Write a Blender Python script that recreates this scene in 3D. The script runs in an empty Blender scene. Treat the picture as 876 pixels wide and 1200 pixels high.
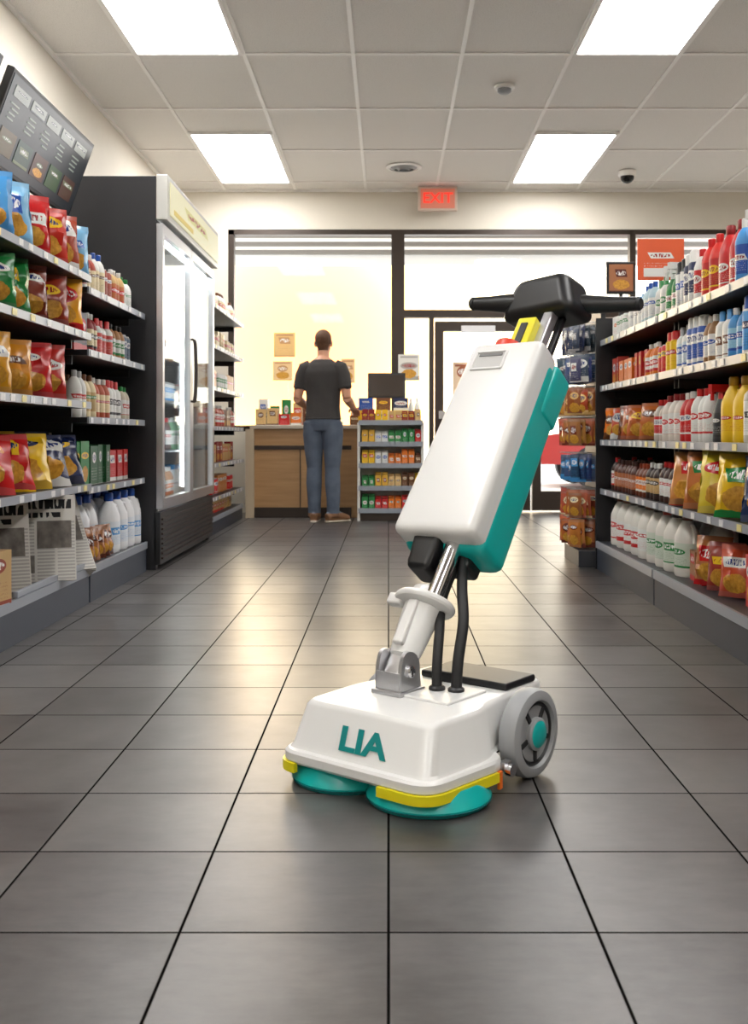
import bpy, bmesh, math, random
from mathutils import Vector, Matrix, noise as mnoise
R=random.Random(11)
C=bpy.context; D=bpy.data
sc=C.scene
def lin(c): 
    c/=255.0
    return c/12.92 if c<=.04045 else ((c+.055)/1.055)**2.4
def S(r,g,b): return (lin(r),lin(g),lin(b))
# ------------------------------------------------------------------ nodes
class NT:
    def __init__(s,name):
        s.m=D.materials.new(name); s.m.use_nodes=True; s.t=s.m.node_tree; s.t.nodes.clear()
        s.out=s.n('ShaderNodeOutputMaterial')
    def n(s,ty,**kw):
        nd=s.t.nodes.new(ty)
        for k,v in kw.items():
            if k.startswith('i_'):
                s.set(nd,k[2:].replace('_',' '),v)
            else: setattr(nd,k,v)
        return nd
    def set(s,nd,key,v):
        inp=nd.inputs[int(key)] if key.isdigit() else nd.inputs[key]
        if hasattr(v,'is_linked') or isinstance(v,bpy.types.NodeSocket): s.t.links.new(v,inp)
        else:
            if isinstance(v,tuple) and len(v)==3 and inp.type=='RGBA': v=(*v,1)
            inp.default_value=v
    def math(s,op,a,b=0.0,c=None,clamp=False):
        nd=s.n('ShaderNodeMath',operation=op,use_clamp=clamp); s.set(nd,'0',a); s.set(nd,'1',b)
        if c is not None: s.set(nd,'2',c)
        return nd.outputs[0]
    def mix(s,f,a,b):
        nd=s.n('ShaderNodeMix',data_type='RGBA'); s.set(nd,'0',f); s.set(nd,'6',a); s.set(nd,'7',b); return nd.outputs[2]
    def noise(s,vec,scale,detail=2,rough=.5):
        nd=s.n('ShaderNodeTexNoise'); 
        if vec is not None: s.set(nd,'Vector',vec)
        s.set(nd,'Scale',scale); s.set(nd,'Detail',detail); s.set(nd,'Roughness',rough); return nd.outputs['Fac']
    def princ(s,**kw):
        nd=s.n('ShaderNodeBsdfPrincipled')
        for k,v in kw.items(): s.set(nd,k.replace('_',' '),v)
        s.t.links.new(nd.outputs[0],s.out.inputs[0]); s.p=nd; return nd
def mat(name,col,rough=.5,metal=0.0,emis=None,es=0.0,coat=0.0,var=0.0,vs=20,bump=0.0):
    k=NT(name)
    c=col
    p=k.princ(Roughness=rough,Metallic=metal)
    if var>0 or bump>0:
        tc=k.n('ShaderNodeTexCoord').outputs['Object']; f=k.noise(tc,vs,3)
    if var>0:
        c=k.mix(f,tuple(x*(1-var) for x in col),tuple(min(1,x*(1+var)) for x in col))
    if bump>0:
        b=k.n('ShaderNodeBump'); k.set(b,'Height',f); k.set(b,'Strength',bump); k.set(b,'Distance',.01); k.set(p,'Normal',b.outputs[0])
    k.set(p,'Base Color',c)
    if emis: k.set(p,'Emission Color',emis); k.set(p,'Emission Strength',es)
    if coat: k.set(p,'Coat Weight',coat); k.set(p,'Coat Roughness',.08)
    return k.m
def glassmat(name,tint=(1,1,1),refl=.08):
    k=NT(name); tr=k.n('ShaderNodeBsdfTransparent'); k.set(tr,'Color',tint); gl=k.n('ShaderNodeBsdfGlossy'); k.set(gl,'Roughness',.02)
    fr=k.n('ShaderNodeFresnel'); k.set(fr,'IOR',1.45); f=k.math('MULTIPLY',fr.outputs[0],refl/.08)
    mx=k.n('ShaderNodeMixShader'); k.set(mx,'0',f); k.set(mx,'1',tr.outputs[0]); k.set(mx,'2',gl.outputs[0])
    k.t.links.new(mx.outputs[0],k.out.inputs[0]); return k.m
def packaging(name,rough=.35,em=0.0):
    k=NT(name)
    col=k.n('ShaderNodeAttribute',attribute_name='Col'); c2n=k.n('ShaderNodeAttribute',attribute_name='Col2'); c2=c2n.outputs['Color']; st=c2n.outputs['Alpha']
    uvn=k.n('ShaderNodeUVMap',uv_map='UVMap').outputs[0]
    sp=k.n('ShaderNodeSeparateXYZ'); k.set(sp,'0',uvn); u,v=sp.outputs[0],sp.outputs[1]
    sx=k.math
    s1=sx('FRACT',sx('MULTIPLY',st,7.13)); s2=sx('FRACT',sx('MULTIPLY',st,13.7)); s3=sx('FRACT',sx('MULTIPLY',st,29.3))
    cv=sx('ADD',.56,sx('MULTIPLY',s1,.18)); ru=sx('ADD',.22,sx('MULTIPLY',s2,.24)); rv=sx('ADD',.07,sx('MULTIPLY',s3,.12))
    def ab(cu,cv,ru,rv): return sx('DIVIDE',sx('SUBTRACT',u,cu),ru), sx('DIVIDE',sx('SUBTRACT',v,cv),rv)
    def ell(cu,cv,ru,rv):
        a,b=ab(cu,cv,ru,rv)
        return sx('ADD',sx('MULTIPLY',a,a),sx('MULTIPLY',b,b))
    a,b=ab(.5,cv,ru,rv)
    le=sx('LESS_THAN',sx('ADD',sx('MULTIPLY',a,a),sx('MULTIPLY',b,b)),1.0); lr=sx('LESS_THAN',sx('MAXIMUM',sx('ABSOLUTE',sx('ADD',a,sx('MULTIPLY',b,.15))),sx('ABSOLUTE',b)),.9)
    sel=sx('GREATER_THAN',st,.5); logo=sx('ADD',sx('MULTIPLY',le,sel),sx('MULTIPLY',lr,sx('SUBTRACT',1.0,sel)))
    off=k.n('ShaderNodeCombineXYZ'); k.set(off,'0',sx('MULTIPLY',st,91.0)); k.set(off,'1',sx('MULTIPLY',s1,37.0))
    va=k.n('ShaderNodeVectorMath',operation='ADD'); k.t.links.new(uvn,va.inputs[0]); k.t.links.new(off.outputs[0],va.inputs[1])
    mp=k.n('ShaderNodeMapping'); k.set(mp,'Vector',va.outputs[0]); k.set(mp,'Scale',(16,5,1))
    txt=sx('GREATER_THAN',k.noise(mp.outputs[0],1.6,1),.50)
    tin=sx('MULTIPLY',sx('LESS_THAN',ell(.5,cv,sx('MULTIPLY',ru,.8),sx('MULTIPLY',rv,.55)),1.0),txt)
    nz=k.noise(va.outputs[0],6,2)
    blob=sx('LESS_THAN',sx('ADD',ell(.5,.26,.36,.19),sx('MULTIPLY',nz,.7)),1.25)
    blob=sx('MULTIPLY',blob,col.outputs['Alpha'])
    lines=sx('MULTIPLY',sx('GREATER_THAN',sx('FRACT',sx('MULTIPLY',v,14)),.6),sx('GREATER_THAN',k.noise(mp.outputs[0],3,1),.55))
    lines=sx('MULTIPLY',lines,sx('MULTIPLY',sx('LESS_THAN',sx('ABSOLUTE',sx('SUBTRACT',v,.26)),.16),sx('LESS_THAN',sx('ABSOLUTE',sx('SUBTRACT',u,.5)),.36)))
    lines=sx('MULTIPLY',lines,sx('SUBTRACT',1.0,col.outputs['Alpha']))
    base=k.mix(sx('MULTIPLY',lines,.6),col.outputs['Color'],c2)
    band=sx('MULTIPLY',sx('MULTIPLY',sx('LESS_THAN',v,sx('MULTIPLY',s2,.22)),sx('GREATER_THAN',v,-1.0)),sx('GREATER_THAN',s3,.45))
    base=k.mix(band,base,c2)
    ch=k.mix(k.noise(va.outputs[0],14,2),S(150,80,20),S(245,190,70))
    base=k.mix(blob,base,ch); base=k.mix(logo,base,c2)
    lum=k.n('ShaderNodeRGBToBW'); k.set(lum,'0',c2)
    tc=k.mix(sx('GREATER_THAN',lum.outputs[0],.35),(.9,.9,.88),k.mix(sx('GREATER_THAN',s1,.5),S(150,20,25),S(25,50,120)))
    base=k.mix(tin,base,tc)
    p=k.princ(Base_Color=base,Roughness=rough)
    if em: k.set(p,'Emission Color',base); k.set(p,'Emission Strength',em)
    return k.m
M_pack=packaging('printed_packaging',.42); M_foil=packaging('printed_foil',.27); M_screen=packaging('lit_screen_print',.3,.4)
def newsprint():
    k=NT('newsprint'); uvn=k.n('ShaderNodeUVMap',uv_map='UVMap').outputs[0]; sp=k.n('ShaderNodeSeparateXYZ'); k.set(sp,'0',uvn); u,v=sp.outputs[0],sp.outputs[1]
    m=k.math
    body=m('MULTIPLY',m('GREATER_THAN',m('FRACT',m('MULTIPLY',v,26)),.45),m('GREATER_THAN',m('FRACT',m('ADD',m('MULTIPLY',u,3.0),.05)),.14))
    body=m('MULTIPLY',body,m('LESS_THAN',v,.70))
    mp2=k.n('ShaderNodeMapping'); k.set(mp2,'Vector',uvn); k.set(mp2,'Scale',(11,2,1)); n2=m('GREATER_THAN',k.noise(mp2.outputs[0],1.8,1),.43)
    def rect(u0,u1,v0,v1):
        return m('MULTIPLY',m('MULTIPLY',m('GREATER_THAN',u,u0),m('LESS_THAN',u,u1)),m('MULTIPLY',m('GREATER_THAN',v,v0),m('LESS_THAN',v,v1)))
    head=m('MULTIPLY',m('ADD',rect(.07,.93,.84,.95),rect(.07,.75,.74,.80)),n2)
    ph=m('ADD',rect(.36,.93,.38,.70),rect(.05,.32,.10,.30))
    a=k.mix(m('MULTIPLY',body,.38),S(205,202,196),S(70,70,72))
    a=k.mix(head,a,S(24,24,28)); a=k.mix(ph,a,k.mix(k.noise(uvn,7,3),S(15,15,18),S(150,142,134)))
    k.princ(Base_Color=a,Roughness=.8); return k.m
M_news=newsprint()
# ------------------------------------------------------------------ mesh builder
STY=[.3]
def newsty(): STY[0]=R.uniform(.02,.98)
class MB:
    def __init__(s): s.v=[];s.f=[];s.c=[];s.c2=[];s.uv=[];s.mi=[];s.al=[];s.st=[]
    def face(s,idx,col,col2=None,uv=None,mi=0,al=0.0):
        s.f.append(idx); s.c.append(col); s.c2.append(col2 or col); s.uv.append(uv or [(-9,-9)]*len(idx)); s.mi.append(mi); s.al.append(al); s.st.append(STY[0])
    def add(s,verts,M=None):
        b=len(s.v)
        s.v.extend([tuple(M@Vector(v)) for v in verts] if M is not None else [tuple(v) for v in verts]); return b
    def build(s,name,mats,parent=None,smooth=True,ang=38):
        me=D.meshes.new(name); me.from_pydata(s.v,[],s.f); 
        for m in mats: me.materials.append(m)
        me.polygons.foreach_set('material_index',s.mi)
        ca=me.color_attributes.new('Col','FLOAT_COLOR','CORNER'); cb=me.color_attributes.new('Col2','FLOAT_COLOR','CORNER'); uvl=me.uv_layers.new(name='UVMap')
        A=[];B=[];U=[]
        for f,c,c2,uv,al,st in zip(s.f,s.c,s.c2,s.uv,s.al,s.st):
            for i in range(len(f)): A+=[c[0],c[1],c[2],al]; B+=[c2[0],c2[1],c2[2],st]; U+=[uv[i][0],uv[i][1]]
        ca.data.foreach_set('color',A); cb.data.foreach_set('color',B); uvl.data.foreach_set('uv',U)
        me.update()
        ob=D.objects.new(name,me); C.collection.objects.link(ob)
        if smooth:
            me.polygons.foreach_set('use_smooth',[True]*len(me.polygons)); me.set_sharp_from_angle(angle=math.radians(ang))
        if parent: ob.parent=parent
        return ob
    def box(s,c,sz,col=(1,1,1),col2=None,yaw=0,M=None,front=False,mi=0,al=0.0,uvall=False):
        x,y,z=sz[0]/2,sz[1]/2,sz[2]/2
        T=Matrix.Translation(c)@Matrix.Rotation(yaw,4,'Z')
        if M is not None: T=M@T
        b=s.add([(-x,-y,-z),(x,-y,-z),(x,y,-z),(-x,y,-z),(-x,-y,z),(x,-y,z),(x,y,z),(-x,y,z)],T)
        q=[(0,0),(1,0),(1,1),(0,1)]
        for i,f in enumerate([(0,1,5,4),(1,2,6,5),(2,3,7,6),(3,0,4,7),(4,5,6,7),(3,2,1,0)]):
            s.face([b+j for j in f],col,col2,q if (front and (i==0 or uvall and i<4)) else None,mi,al)
    def lathe(s,c,prof,n=14,sq=(1,1),yaw=0,col2=None,M=None,mi=0):
        T=Matrix.Translation(c)@Matrix.Rotation(yaw,4,'Z')
        if M is not None: T=M@T
        vs=[]
        for p in prof:
            for j in range(n):
                a=2*math.pi*j/n-math.pi/2
                vs.append((p[0]*math.cos(a)*sq[0],p[0]*math.sin(a)*sq[1],p[1]))
        b=s.add(vs,T)
        for i in range(len(prof)-1):
            lab=len(prof[i])>3 and prof[i][3]
            for j in range(n):
                k=(j+1)%n
                uv=None
                if lab:
                    jj=j if j<n/2 else j-n
                    u0=.5+jj/(n*.42); u1=.5+(jj+1)/(n*.42); uv=[(u0,0),(u1,0),(u1,1),(u0,1)]
                s.face([b+i*n+j,b+i*n+k,b+(i+1)*n+k,b+(i+1)*n+j],prof[i][2],col2,uv,mi)
        s.face([b+j for j in range(n)][::-1],prof[0][2],mi=mi)
        t=b+(len(prof)-1)*n; s.face([t+j for j in range(n)],prof[-1][2],mi=mi)
    def tube(s,pts,rad,col=(1,1,1),n=14,ref=Vector((1,0,0)),mi=0,M=None):
        pts=[Vector(p) for p in pts]; vs=[]
        for i,p in enumerate(pts):
            t=(pts[min(i+1,len(pts)-1)]-pts[max(i-1,0)]).normalized()
            sd=(ref-t*ref.dot(t)); sd=sd.normalized() if sd.length>1e-4 else t.orthogonal().normalized(); up=t.cross(sd)
            r=rad[i] if isinstance(rad,(list,tuple)) else rad
            rx,ry=(r if isinstance(r,tuple) else (r,r))
            for j in range(n):
                a=2*math.pi*j/n; vs.append(p+sd*math.cos(a)*rx+up*math.sin(a)*ry)
        b=s.add(vs,M)
        for i in range(len(pts)-1):
            for j in range(n):
                k=(j+1)%n; s.face([b+i*n+j,b+i*n+k,b+(i+1)*n+k,b+(i+1)*n+j],col,mi=mi)
        s.face([b+j for j in range(n)][::-1],col,mi=mi); t=b+(len(pts)-1)*n; s.face([t+j for j in range(n)],col,mi=mi)
    def ell(s,c,r,col=(1,1,1),n=14,m=8,mi=0,M=None):
        pr=[]
        for i in range(m+1):
            a=-math.pi/2+math.pi*i/m; pr.append((max(math.cos(a),.02),math.sin(a)*r[2],col))
        s.lathe(c,pr,n,(r[0],r[1]),M=M,mi=mi)
    def bag(s,c,w,h,t,yaw,col,col2,lean=0.0,mi=0,al=1.0):
        newsty()
        T=Matrix.Translation(c)@Matrix.Rotation(yaw,4,'Z')@Matrix.Rotation(lean,4,'X')
        nu,nv=8,10; off=R.random()*50
        for sd in (-1,1):
            vs=[]
            for j in range(nv+1):
                v=j/nv
                for i in range(nu+1):
                    u=i/nu
                    th=t*.5*max(0,1-abs(2*u-1)**2.6)**.5*max(0,math.sin(math.pi*min(1,max(0,(v-.04)/.90))))**.55
                    wr=(mnoise.noise(Vector((u*5+off,v*5,sd)))*.22)*t
                    pinch=1-.05*math.sin(math.pi*v)
                    vs.append(((u-.5)*w*pinch+wr*.3,sd*(th+(wr if th>.1*t else 0)),v*h))
            b=s.add(vs,T)
            for j in range(nv):
                for i in range(nu):
                    q=[b+j*(nu+1)+i,b+j*(nu+1)+i+1,b+(j+1)*(nu+1)+i+1,b+(j+1)*(nu+1)+i]
                    uv=[(i/nu,j/nv),((i+1)/nu,j/nv),((i+1)/nu,(j+1)/nv),(i/nu,(j+1)/nv)]
                    if sd>0: q=q[::-1]; uv=uv[::-1]
                    cc=col
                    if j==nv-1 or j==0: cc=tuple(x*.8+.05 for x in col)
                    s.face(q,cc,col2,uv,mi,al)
# product shapes
W_=S(228,228,224)
def bottle(mb,c,h,r,yaw,body,cap,label,acc,n=14):
    mb.lathe(c,[(r*.9,0,body),(r,h*.03,body),(r,h*.16,label,1),(r,h*.60,body),(r*.97,h*.66,body),(r*.72,h*.78,body),(r*.36,h*.86,cap),(r*.38,h*.87,cap),(r*.38,h*.99,cap),(r*.3,h,cap)],n,yaw=yaw,col2=acc)
def flatbottle(mb,c,h,r,yaw,body,cap,label,acc):
    mb.lathe(c,[(r*.92,0,body),(r,h*.03,body),(r*1.0,h*.12,label,1),(r*1.0,h*.62,body),(r*.92,h*.72,body),(r*.5,h*.8,cap),(r*.42,h*.82,cap),(r*.42,h*.98,cap),(r*.34,h,cap)],14,(1.15,.65),yaw,acc)
def can(mb,c,h,r,yaw,body,cap,label,acc):
    mb.lathe(c,[(r*.85,0,S(190,190,190)),(r,h*.05,body),(r,h*.12,label,1),(r,h*.9,body),(r*.82,h*.97,S(200,200,200)),(r*.8,h,S(200,200,200))],14,yaw=yaw,col2=acc)
def aerosol(mb,c,h,r,yaw,body,cap,label,acc):
    mb.lathe(c,[(r*.95,0,S(180,180,180)),(r,h*.02,body),(r,h*.1,label,1),(r,h*.74,body),(r*.8,h*.78,cap),(r*.78,h*.79,cap),(r*.78,h*.97,cap),(r*.6,h,cap)],12,yaw=yaw,col2=acc)
def spray(mb,c,h,r,yaw,body,cap,label,acc):
    mb.lathe(c,[(r*.92,0,body),(r,h*.03,body),(r,h*.1,label,1),(r*.95,h*.5,body),(r*.8,h*.6,body),(r*.38,h*.74,cap),(r*.34,h*.84,cap)],12,(1,.7),yaw,acc)
    T=Matrix.Translation(c)@Matrix.Rotation(yaw,4,'Z')
    mb.box((0.0,-r*.25,h*.92),(r*.6,r*1.9,h*.13),cap,M=T); mb.box((0,-r*.95,h*.8),(r*.3,r*.22,h*.18),cap,M=T)
def jug(mb,c,h,r,yaw,body,cap,label,acc):
    mb.lathe(c,[(r*.93,0,body),(r,h*.03,body),(r,h*.14,label,1),(r,h*.52,body),(r*.96,h*.62,body),(r*.62,h*.78,body),(r*.36,h*.86,cap),(r*.40,h*.87,cap),(r*.40,h*.98,cap),(r*.33,h,cap)],16,(1.0,.8),yaw,acc)
    T=Matrix.Translation(c)@Matrix.Rotation(yaw,4,'Z')
    mb.tube([(r*.35,0,h*.80),(r*.8,0,h*.78),(r*1.02,0,h*.68),(r*1.0,0,h*.52)],r*.15,body,8,Vector((0,1,0)),M=T)
def carton(mb,c,h,r,yaw,body,cap,label,acc):
    mb.box((c[0],c[1],c[2]+h/2),(r*2,r*1.3,h),body,acc,yaw,front=True,uvall=True,al=cap[0]>.5 and 1.0 or 0.0)
KIND=dict(bottle=bottle,flat=flatbottle,can=can,aero=aerosol,spray=spray,jug=jug,box=carton)
def fill(mb,side,xf,y0,y1,z,designs,rows=2,inset=.05,jit=.006):
    yaw=math.pi/2*side
    y=y0; di=0
    while True:
        kd,h,r,body,cap,label,acc,nf=designs[di%len(designs)]; di+=1; newsty()
        for f in range(nf):
            if y+2*r>y1: return
            for q in range(rows):
                dd=r*2*(.7 if kd=='flat' else .75 if kd=='box' else 1.0)
                x=xf-side*(inset+r+q*(dd+.012))
                KIND[kd](mb,(x+R.uniform(-jit,jit),y+r+R.uniform(-jit,jit)*.5,z),h*R.uniform(.985,1.015),r*.95,yaw+R.uniform(-.15,.15)-side*.35*(kd!='box'),body,cap,label,acc)
            y+=2*r*(1.15 if kd=='flat' else 1)+.006
# palette
RED=S(200,28,30);DRED=S(140,20,25);BLU=S(28,80,170);LBL=S(70,150,215);NAV=S(24,36,80);YEL=S(240,195,30);ORG=S(230,120,25);GRN=S(30,130,60);LGN=S(120,185,60)
BRN=S(110,65,35);TAN=S(200,165,110);BLK=S(25,25,28);WHT=W_;PNK=S(220,90,130);PUR=S(90,50,130);GRY=S(150,150,152);CRM=S(235,220,180);TEA=S(20,150,150)
# ------------------------------------------------------------------ primitives objs
def smooth(ob,ang=40):
    me=ob.data; me.polygons.foreach_set('use_smooth',[True]*len(me.polygons)); me.set_sharp_from_angle(angle=math.radians(ang))
def rbox(name,c,s,m,bev=.005,parent=None,seg=3,taper=None,rot=(0,0,0),topshift=(0,0)):
    bm=bmesh.new(); bmesh.ops.create_cube(bm,size=1)
    for v in bm.verts:
        v.co=Vector((v.co.x*s[0],v.co.y*s[1],v.co.z*s[2]))
        if taper and v.co.z>0: v.co.x=v.co.x*taper[0]+topshift[0]; v.co.y=v.co.y*taper[1]+topshift[1]
    if bev>0: bmesh.ops.bevel(bm,geom=bm.edges[:],offset=bev,segments=seg,profile=.5,affect='EDGES')
    me=D.meshes.new(name); bm.to_mesh(me); bm.free(); me.materials.append(m)
    ob=D.objects.new(name,me); C.collection.objects.link(ob); ob.location=c; ob.rotation_euler=rot; ob.parent=parent
    smooth(ob,35)
    if bev>0: w=ob.modifiers.new('wn','WEIGHTED_NORMAL'); w.keep_sharp=True
    return ob
def slab(name,x0,x1,y0,y1,z0,z1,m,parent=None,bev=0):
    return rbox(name,((x0+x1)/2,(y0+y1)/2,(z0+z1)/2),(abs(x1-x0),abs(y1-y0),abs(z1-z0)),m,bev,parent)
def lobj(name,prof,m,parent=None,loc=(0,0,0),rot=(0,0,0),n=40,sq=(1,1),ang=35):
    mb=MB(); mb.lathe((0,0,0),[(r,z,(1,1,1)) for r,z in prof],n,sq); ob=mb.build(name,[m],parent,True,ang); ob.location=loc; ob.rotation_euler=rot; return ob
def tobj(name,pts,rad,m,parent=None,n=16,ref=Vector((1,0,0)),smoothpts=True):
    pts=[Vector(p) for p in pts]
    if not isinstance(rad,(list,tuple)): rad=[rad]*len(pts)
    if smoothpts and len(pts)>2:
        P=[];Q=[]
        for i in range(len(pts)-1):
            p0=pts[max(i-1,0)];p1=pts[i];p2=pts[i+1];p3=pts[min(i+2,len(pts)-1)]
            for k in range(6):
                t=k/6; P.append(.5*((2*p1)+(p2-p0)*t+(2*p0-5*p1+4*p2-p3)*t*t+(3*p1-p0-3*p2+p3)*t**3)); Q.append(rad[i]*(1-t)+rad[i+1]*t)
        P.append(pts[-1]);Q.append(rad[-1]); pts,rad=P,Q
    mb=MB(); mb.tube(pts,rad,(1,1,1),n,ref); return mb.build(name,[m],parent)
def empty(name,loc=(0,0,0),rot=(0,0,0),parent=None):
    e=D.objects.new(name,None); C.collection.objects.link(e); e.location=loc; e.rotation_euler=rot; e.parent=parent; e.empty_display_size=.1; return e
def textobj(name,txt,size,m,parent,loc,rot,ext=.001,off=0.0,align='CENTER'):
    cu=D.curves.new(name,'FONT'); cu.body=txt; cu.size=size; cu.extrude=ext; cu.offset=off; cu.align_x=align; cu.align_y='CENTER'
    o=D.objects.new(name,cu); C.collection.objects.link(o); o.location=loc; o.rotation_euler=rot; o.parent=parent; cu.materials.append(m); return o
# ------------------------------------------------------------------ materials
M_wall=mat('painted_wall',S(224,217,204),.7,var=.03,vs=6)
M_dark=mat('shelf_charcoal',S(34,34,38),.45,var=.1,vs=15)
M_shelfw=mat('shelf_grey',S(62,64,70),.4)
M_rail=mat('price_rail',S(150,156,166),.3)
M_kick=mat('kick_plate',S(52,60,74),.4,.2)
M_black=mat('black_plastic',S(24,24,26),.4)
M_rub=mat('rubber',S(30,30,32),.6)
M_white=mat('white_plastic',S(222,222,221),.3,coat=.2)
M_teal=mat('teal_plastic',S(8,172,168),.34,coat=.1)
M_teald=mat('teal_brush',S(10,110,115),.6,var=.2,vs=120,bump=.4)
M_yel=mat('yellow_plastic',S(228,216,25),.35)
M_chrome=mat('chrome',S(225,225,228),.12,1.0)
M_alu=mat('brushed_aluminium',S(205,205,208),.3,1.0)
M_steel=mat('zinc_steel',S(190,190,193),.28,.75)
M_bronze=mat('bronze_frame',S(62,52,46),.4,.4)
M_redp=mat('red_plastic',S(215,60,35),.35)
M_orange=mat('orange_plastic',S(230,110,30),.4)
M_grey=mat('grey_plastic',S(150,152,155),.45)
M_glass=glassmat('window_glass',(.98,.98,.98),.02)
M_glassf=glassmat('fridge_glass',(.96,.98,.985),.045)
k=NT('counter_wood'); tc=k.n('ShaderNodeTexCoord').outputs['Object']; mp=k.n('ShaderNodeMapping'); k.set(mp,'Vector',tc); k.set(mp,'Scale',(1,1,12)); f=k.noise(mp.outputs[0],3,4)
k.princ(Base_Color=k.mix(f,S(155,115,74),S(195,155,108)),Roughness=.45); M_wood=k.m
# floor
k=NT('floor_tiles'); m=k.math
geo=k.n('ShaderNodeNewGeometry').outputs['Position']; sp=k.n('ShaderNodeSeparateXYZ'); k.set(sp,'0',geo)
TW,TD=.336,.32
u=m('DIVIDE',m('ADD',sp.outputs[0],.0+TW*40),TW); v=m('DIVIDE',m('ADD',sp.outputs[1],-.047+TD*40),TD)
fu,fv=m('FRACT',u),m('FRACT',v)
du=m('MULTIPLY',m('MINIMUM',fu,m('SUBTRACT',1,fu)),TW); dv=m('MULTIPLY',m('MINIMUM',fv,m('SUBTRACT',1,fv)),TD)
dmin=m('MINIMUM',du,dv)
mr=k.n('ShaderNodeMapRange'); k.set(mr,'Value',dmin); k.set(mr,'From Min',.0017); k.set(mr,'From Max',.0032); gr=mr.outputs[0]
cmb=k.n('ShaderNodeCombineXYZ'); k.set(cmb,'0',m('FLOOR',u)); k.set(cmb,'1',m('FLOOR',v)); wn=k.n('ShaderNodeTexWhiteNoise'); k.set(wn,'Vector',cmb.outputs[0]); tv=wn.outputs['Value']
va=k.n('ShaderNodeVectorMath',operation='ADD'); sc_=k.n('ShaderNodeVectorMath',operation='SCALE'); k.set(sc_,'0',wn.outputs['Color']); k.set(sc_,'Scale',7.0); k.t.links.new(geo,va.inputs[0]); k.t.links.new(sc_.outputs[0],va.inputs[1])
n1=k.noise(va.outputs[0],5,5,.6); mp=k.n('ShaderNodeMapping'); k.set(mp,'Vector',va.outputs[0]); k.set(mp,'Scale',(1,3,1)); n2=k.noise(mp.outputs[0],14,5,.65)
tone=m('ADD',m('MULTIPLY',n1,.6),m('ADD',m('MULTIPLY',n2,.4),m('MULTIPLY',m('SUBTRACT',tv,.5),.3)))
mr2=k.n('ShaderNodeMapRange'); k.set(mr2,'Value',tone); k.set(mr2,'From Min',.25); k.set(mr2,'From Max',.78)
tile=k.mix(mr2.outputs[0],S(50,47,47),S(100,97,96))
colr=k.mix(gr,S(14,13,13),tile)
rg=m('ADD',.26,m('ADD',m('MULTIPLY',n2,.14),m('MULTIPLY',m('SUBTRACT',1,gr),.4)))
p=k.princ(Base_Color=colr,Roughness=rg); k.set(p,'Specular IOR Level',m('MULTIPLY',gr,.5))
b=k.n('ShaderNodeBump'); k.set(b,'Height',m('ADD',gr,m('MULTIPLY',n2,.08))); k.set(b,'Strength',.25); k.set(b,'Distance',.002); k.set(p,'Normal',b.outputs[0])
M_floor=k.m
k=NT('ceiling_tile'); tc=k.n('ShaderNodeTexCoord').outputs['Object']; f=k.noise(tc,160,3,.7); f2=k.math('GREATER_THAN',f,.42)
k.princ(Base_Color=k.mix(f2,S(215,212,208),S(238,235,231)),Roughness=.9); M_ceil=k.m
M_tbar=mat('ceiling_tbar',S(252,250,247),.5)
M_lamp=mat('lamp_diffuser',S(250,250,250),.5,emis=(1,.985,.96),es=14.0)
# ------------------------------------------------------------------ room
XL,XR,YB,YF,ZC=-2.24,4.3,10.6,-2.6,3.34
slab('floor',XL-.1,XR+.1,YF-.1,YB+.12,-.1,0,M_floor)
slab('ceiling',XL-.1,XR+.1,YF-.1,YB+.12,ZC,ZC+.1,M_ceil)
slab('wall_left',XL-.1,XL,YF,YB+.12,0,ZC,M_wall)
slab('wall_right',XR,XR+.1,YF,YB+.12,0,ZC,M_wall)
slab('wall_front',XL,XR,YF-.1,YF,0,ZC,M_wall)
WL,WT=-1.66,2.93
wb=empty('wall_back')
slab('pier',XL,WL,YB,YB+.12,0,ZC,M_wall,wb)
slab('header',WL,XR,YB,YB+.12,WT,ZC,M_wall,wb)
slab('knee_wall',WL,.03,YB,YB+.12,0,.84,M_wall,wb)
mb=MB()
gx=[-.236+.726*i for i in range(-3,7)]
for x in gx:
    if XL<x<XR: mb.box((x,(YF+YB)/2,ZC-.004),(.026,YB-YF,.008))
y=10.26
while y>YF: mb.box(((XL+XR)/2,y,ZC-.005),(XR-XL,.03,.008)); y-=1.15
mb.box((XL+.012,(YF+YB)/2,ZC-.012),(.024,YB-YF,.024)); mb.box(((XL+XR)/2,YB-.012,ZC-.012),(XR-XL,.024,.024))
mb.build('trim_1',[M_tbar],smooth=False)
def troffer(x0,x1,y0,y1):
    e=empty('ceiling_light',((x0+x1)/2,(y0+y1)/2,ZC))
    w,l=(x1-x0),(y1-y0)
    rbox('diffuser',(0,0,-.012),(w-.04,l-.04,.008),M_lamp,0,e)
    for i,(cx,cy,sx,sy) in enumerate([(-w/2+.012,0,.024,l),(w/2-.012,0,.024,l),(0,-l/2+.012,w-.048,.024),(0,l/2-.012,w-.048,.024)]):
        rbox('rim_%d'%(i+1),(cx,cy,-.013),(sx,sy,.022),M_tbar,0,e)
for (a,b_) in ((8.56,10.24),(5.1,6.79),(1.6,3.28)):
    troffer(-1.68,-.97,a,b_); troffer(1.22,1.93,a,b_)
troffer(-1.68,-.97,-1.6,.1); troffer(1.22,1.93,-1.6,.1)  # unseen pair behind the camera, added to brighten the room
e=empty('air_vent',(.145,9.68,ZC-.008)); 
for i,(r0,h) in enumerate(((.17,.012),(.125,.022),(.08,.03))): lobj('ring_%d'%(i+1),[(r0,0),(r0,-.004),(r0-.03,-h),(r0-.035,-h),(r0-.03,-.002)],M_grey if i else M_tbar,e)
e=empty('smoke_detector',(.84,7.43,ZC-.008)); lobj('base',[(.075,0),(.075,-.015),(.065,-.022)],M_tbar,e); lobj('head',[(.05,-.022),(.05,-.04),(.035,-.052),(.01,-.054)],M_grey,e)
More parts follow.
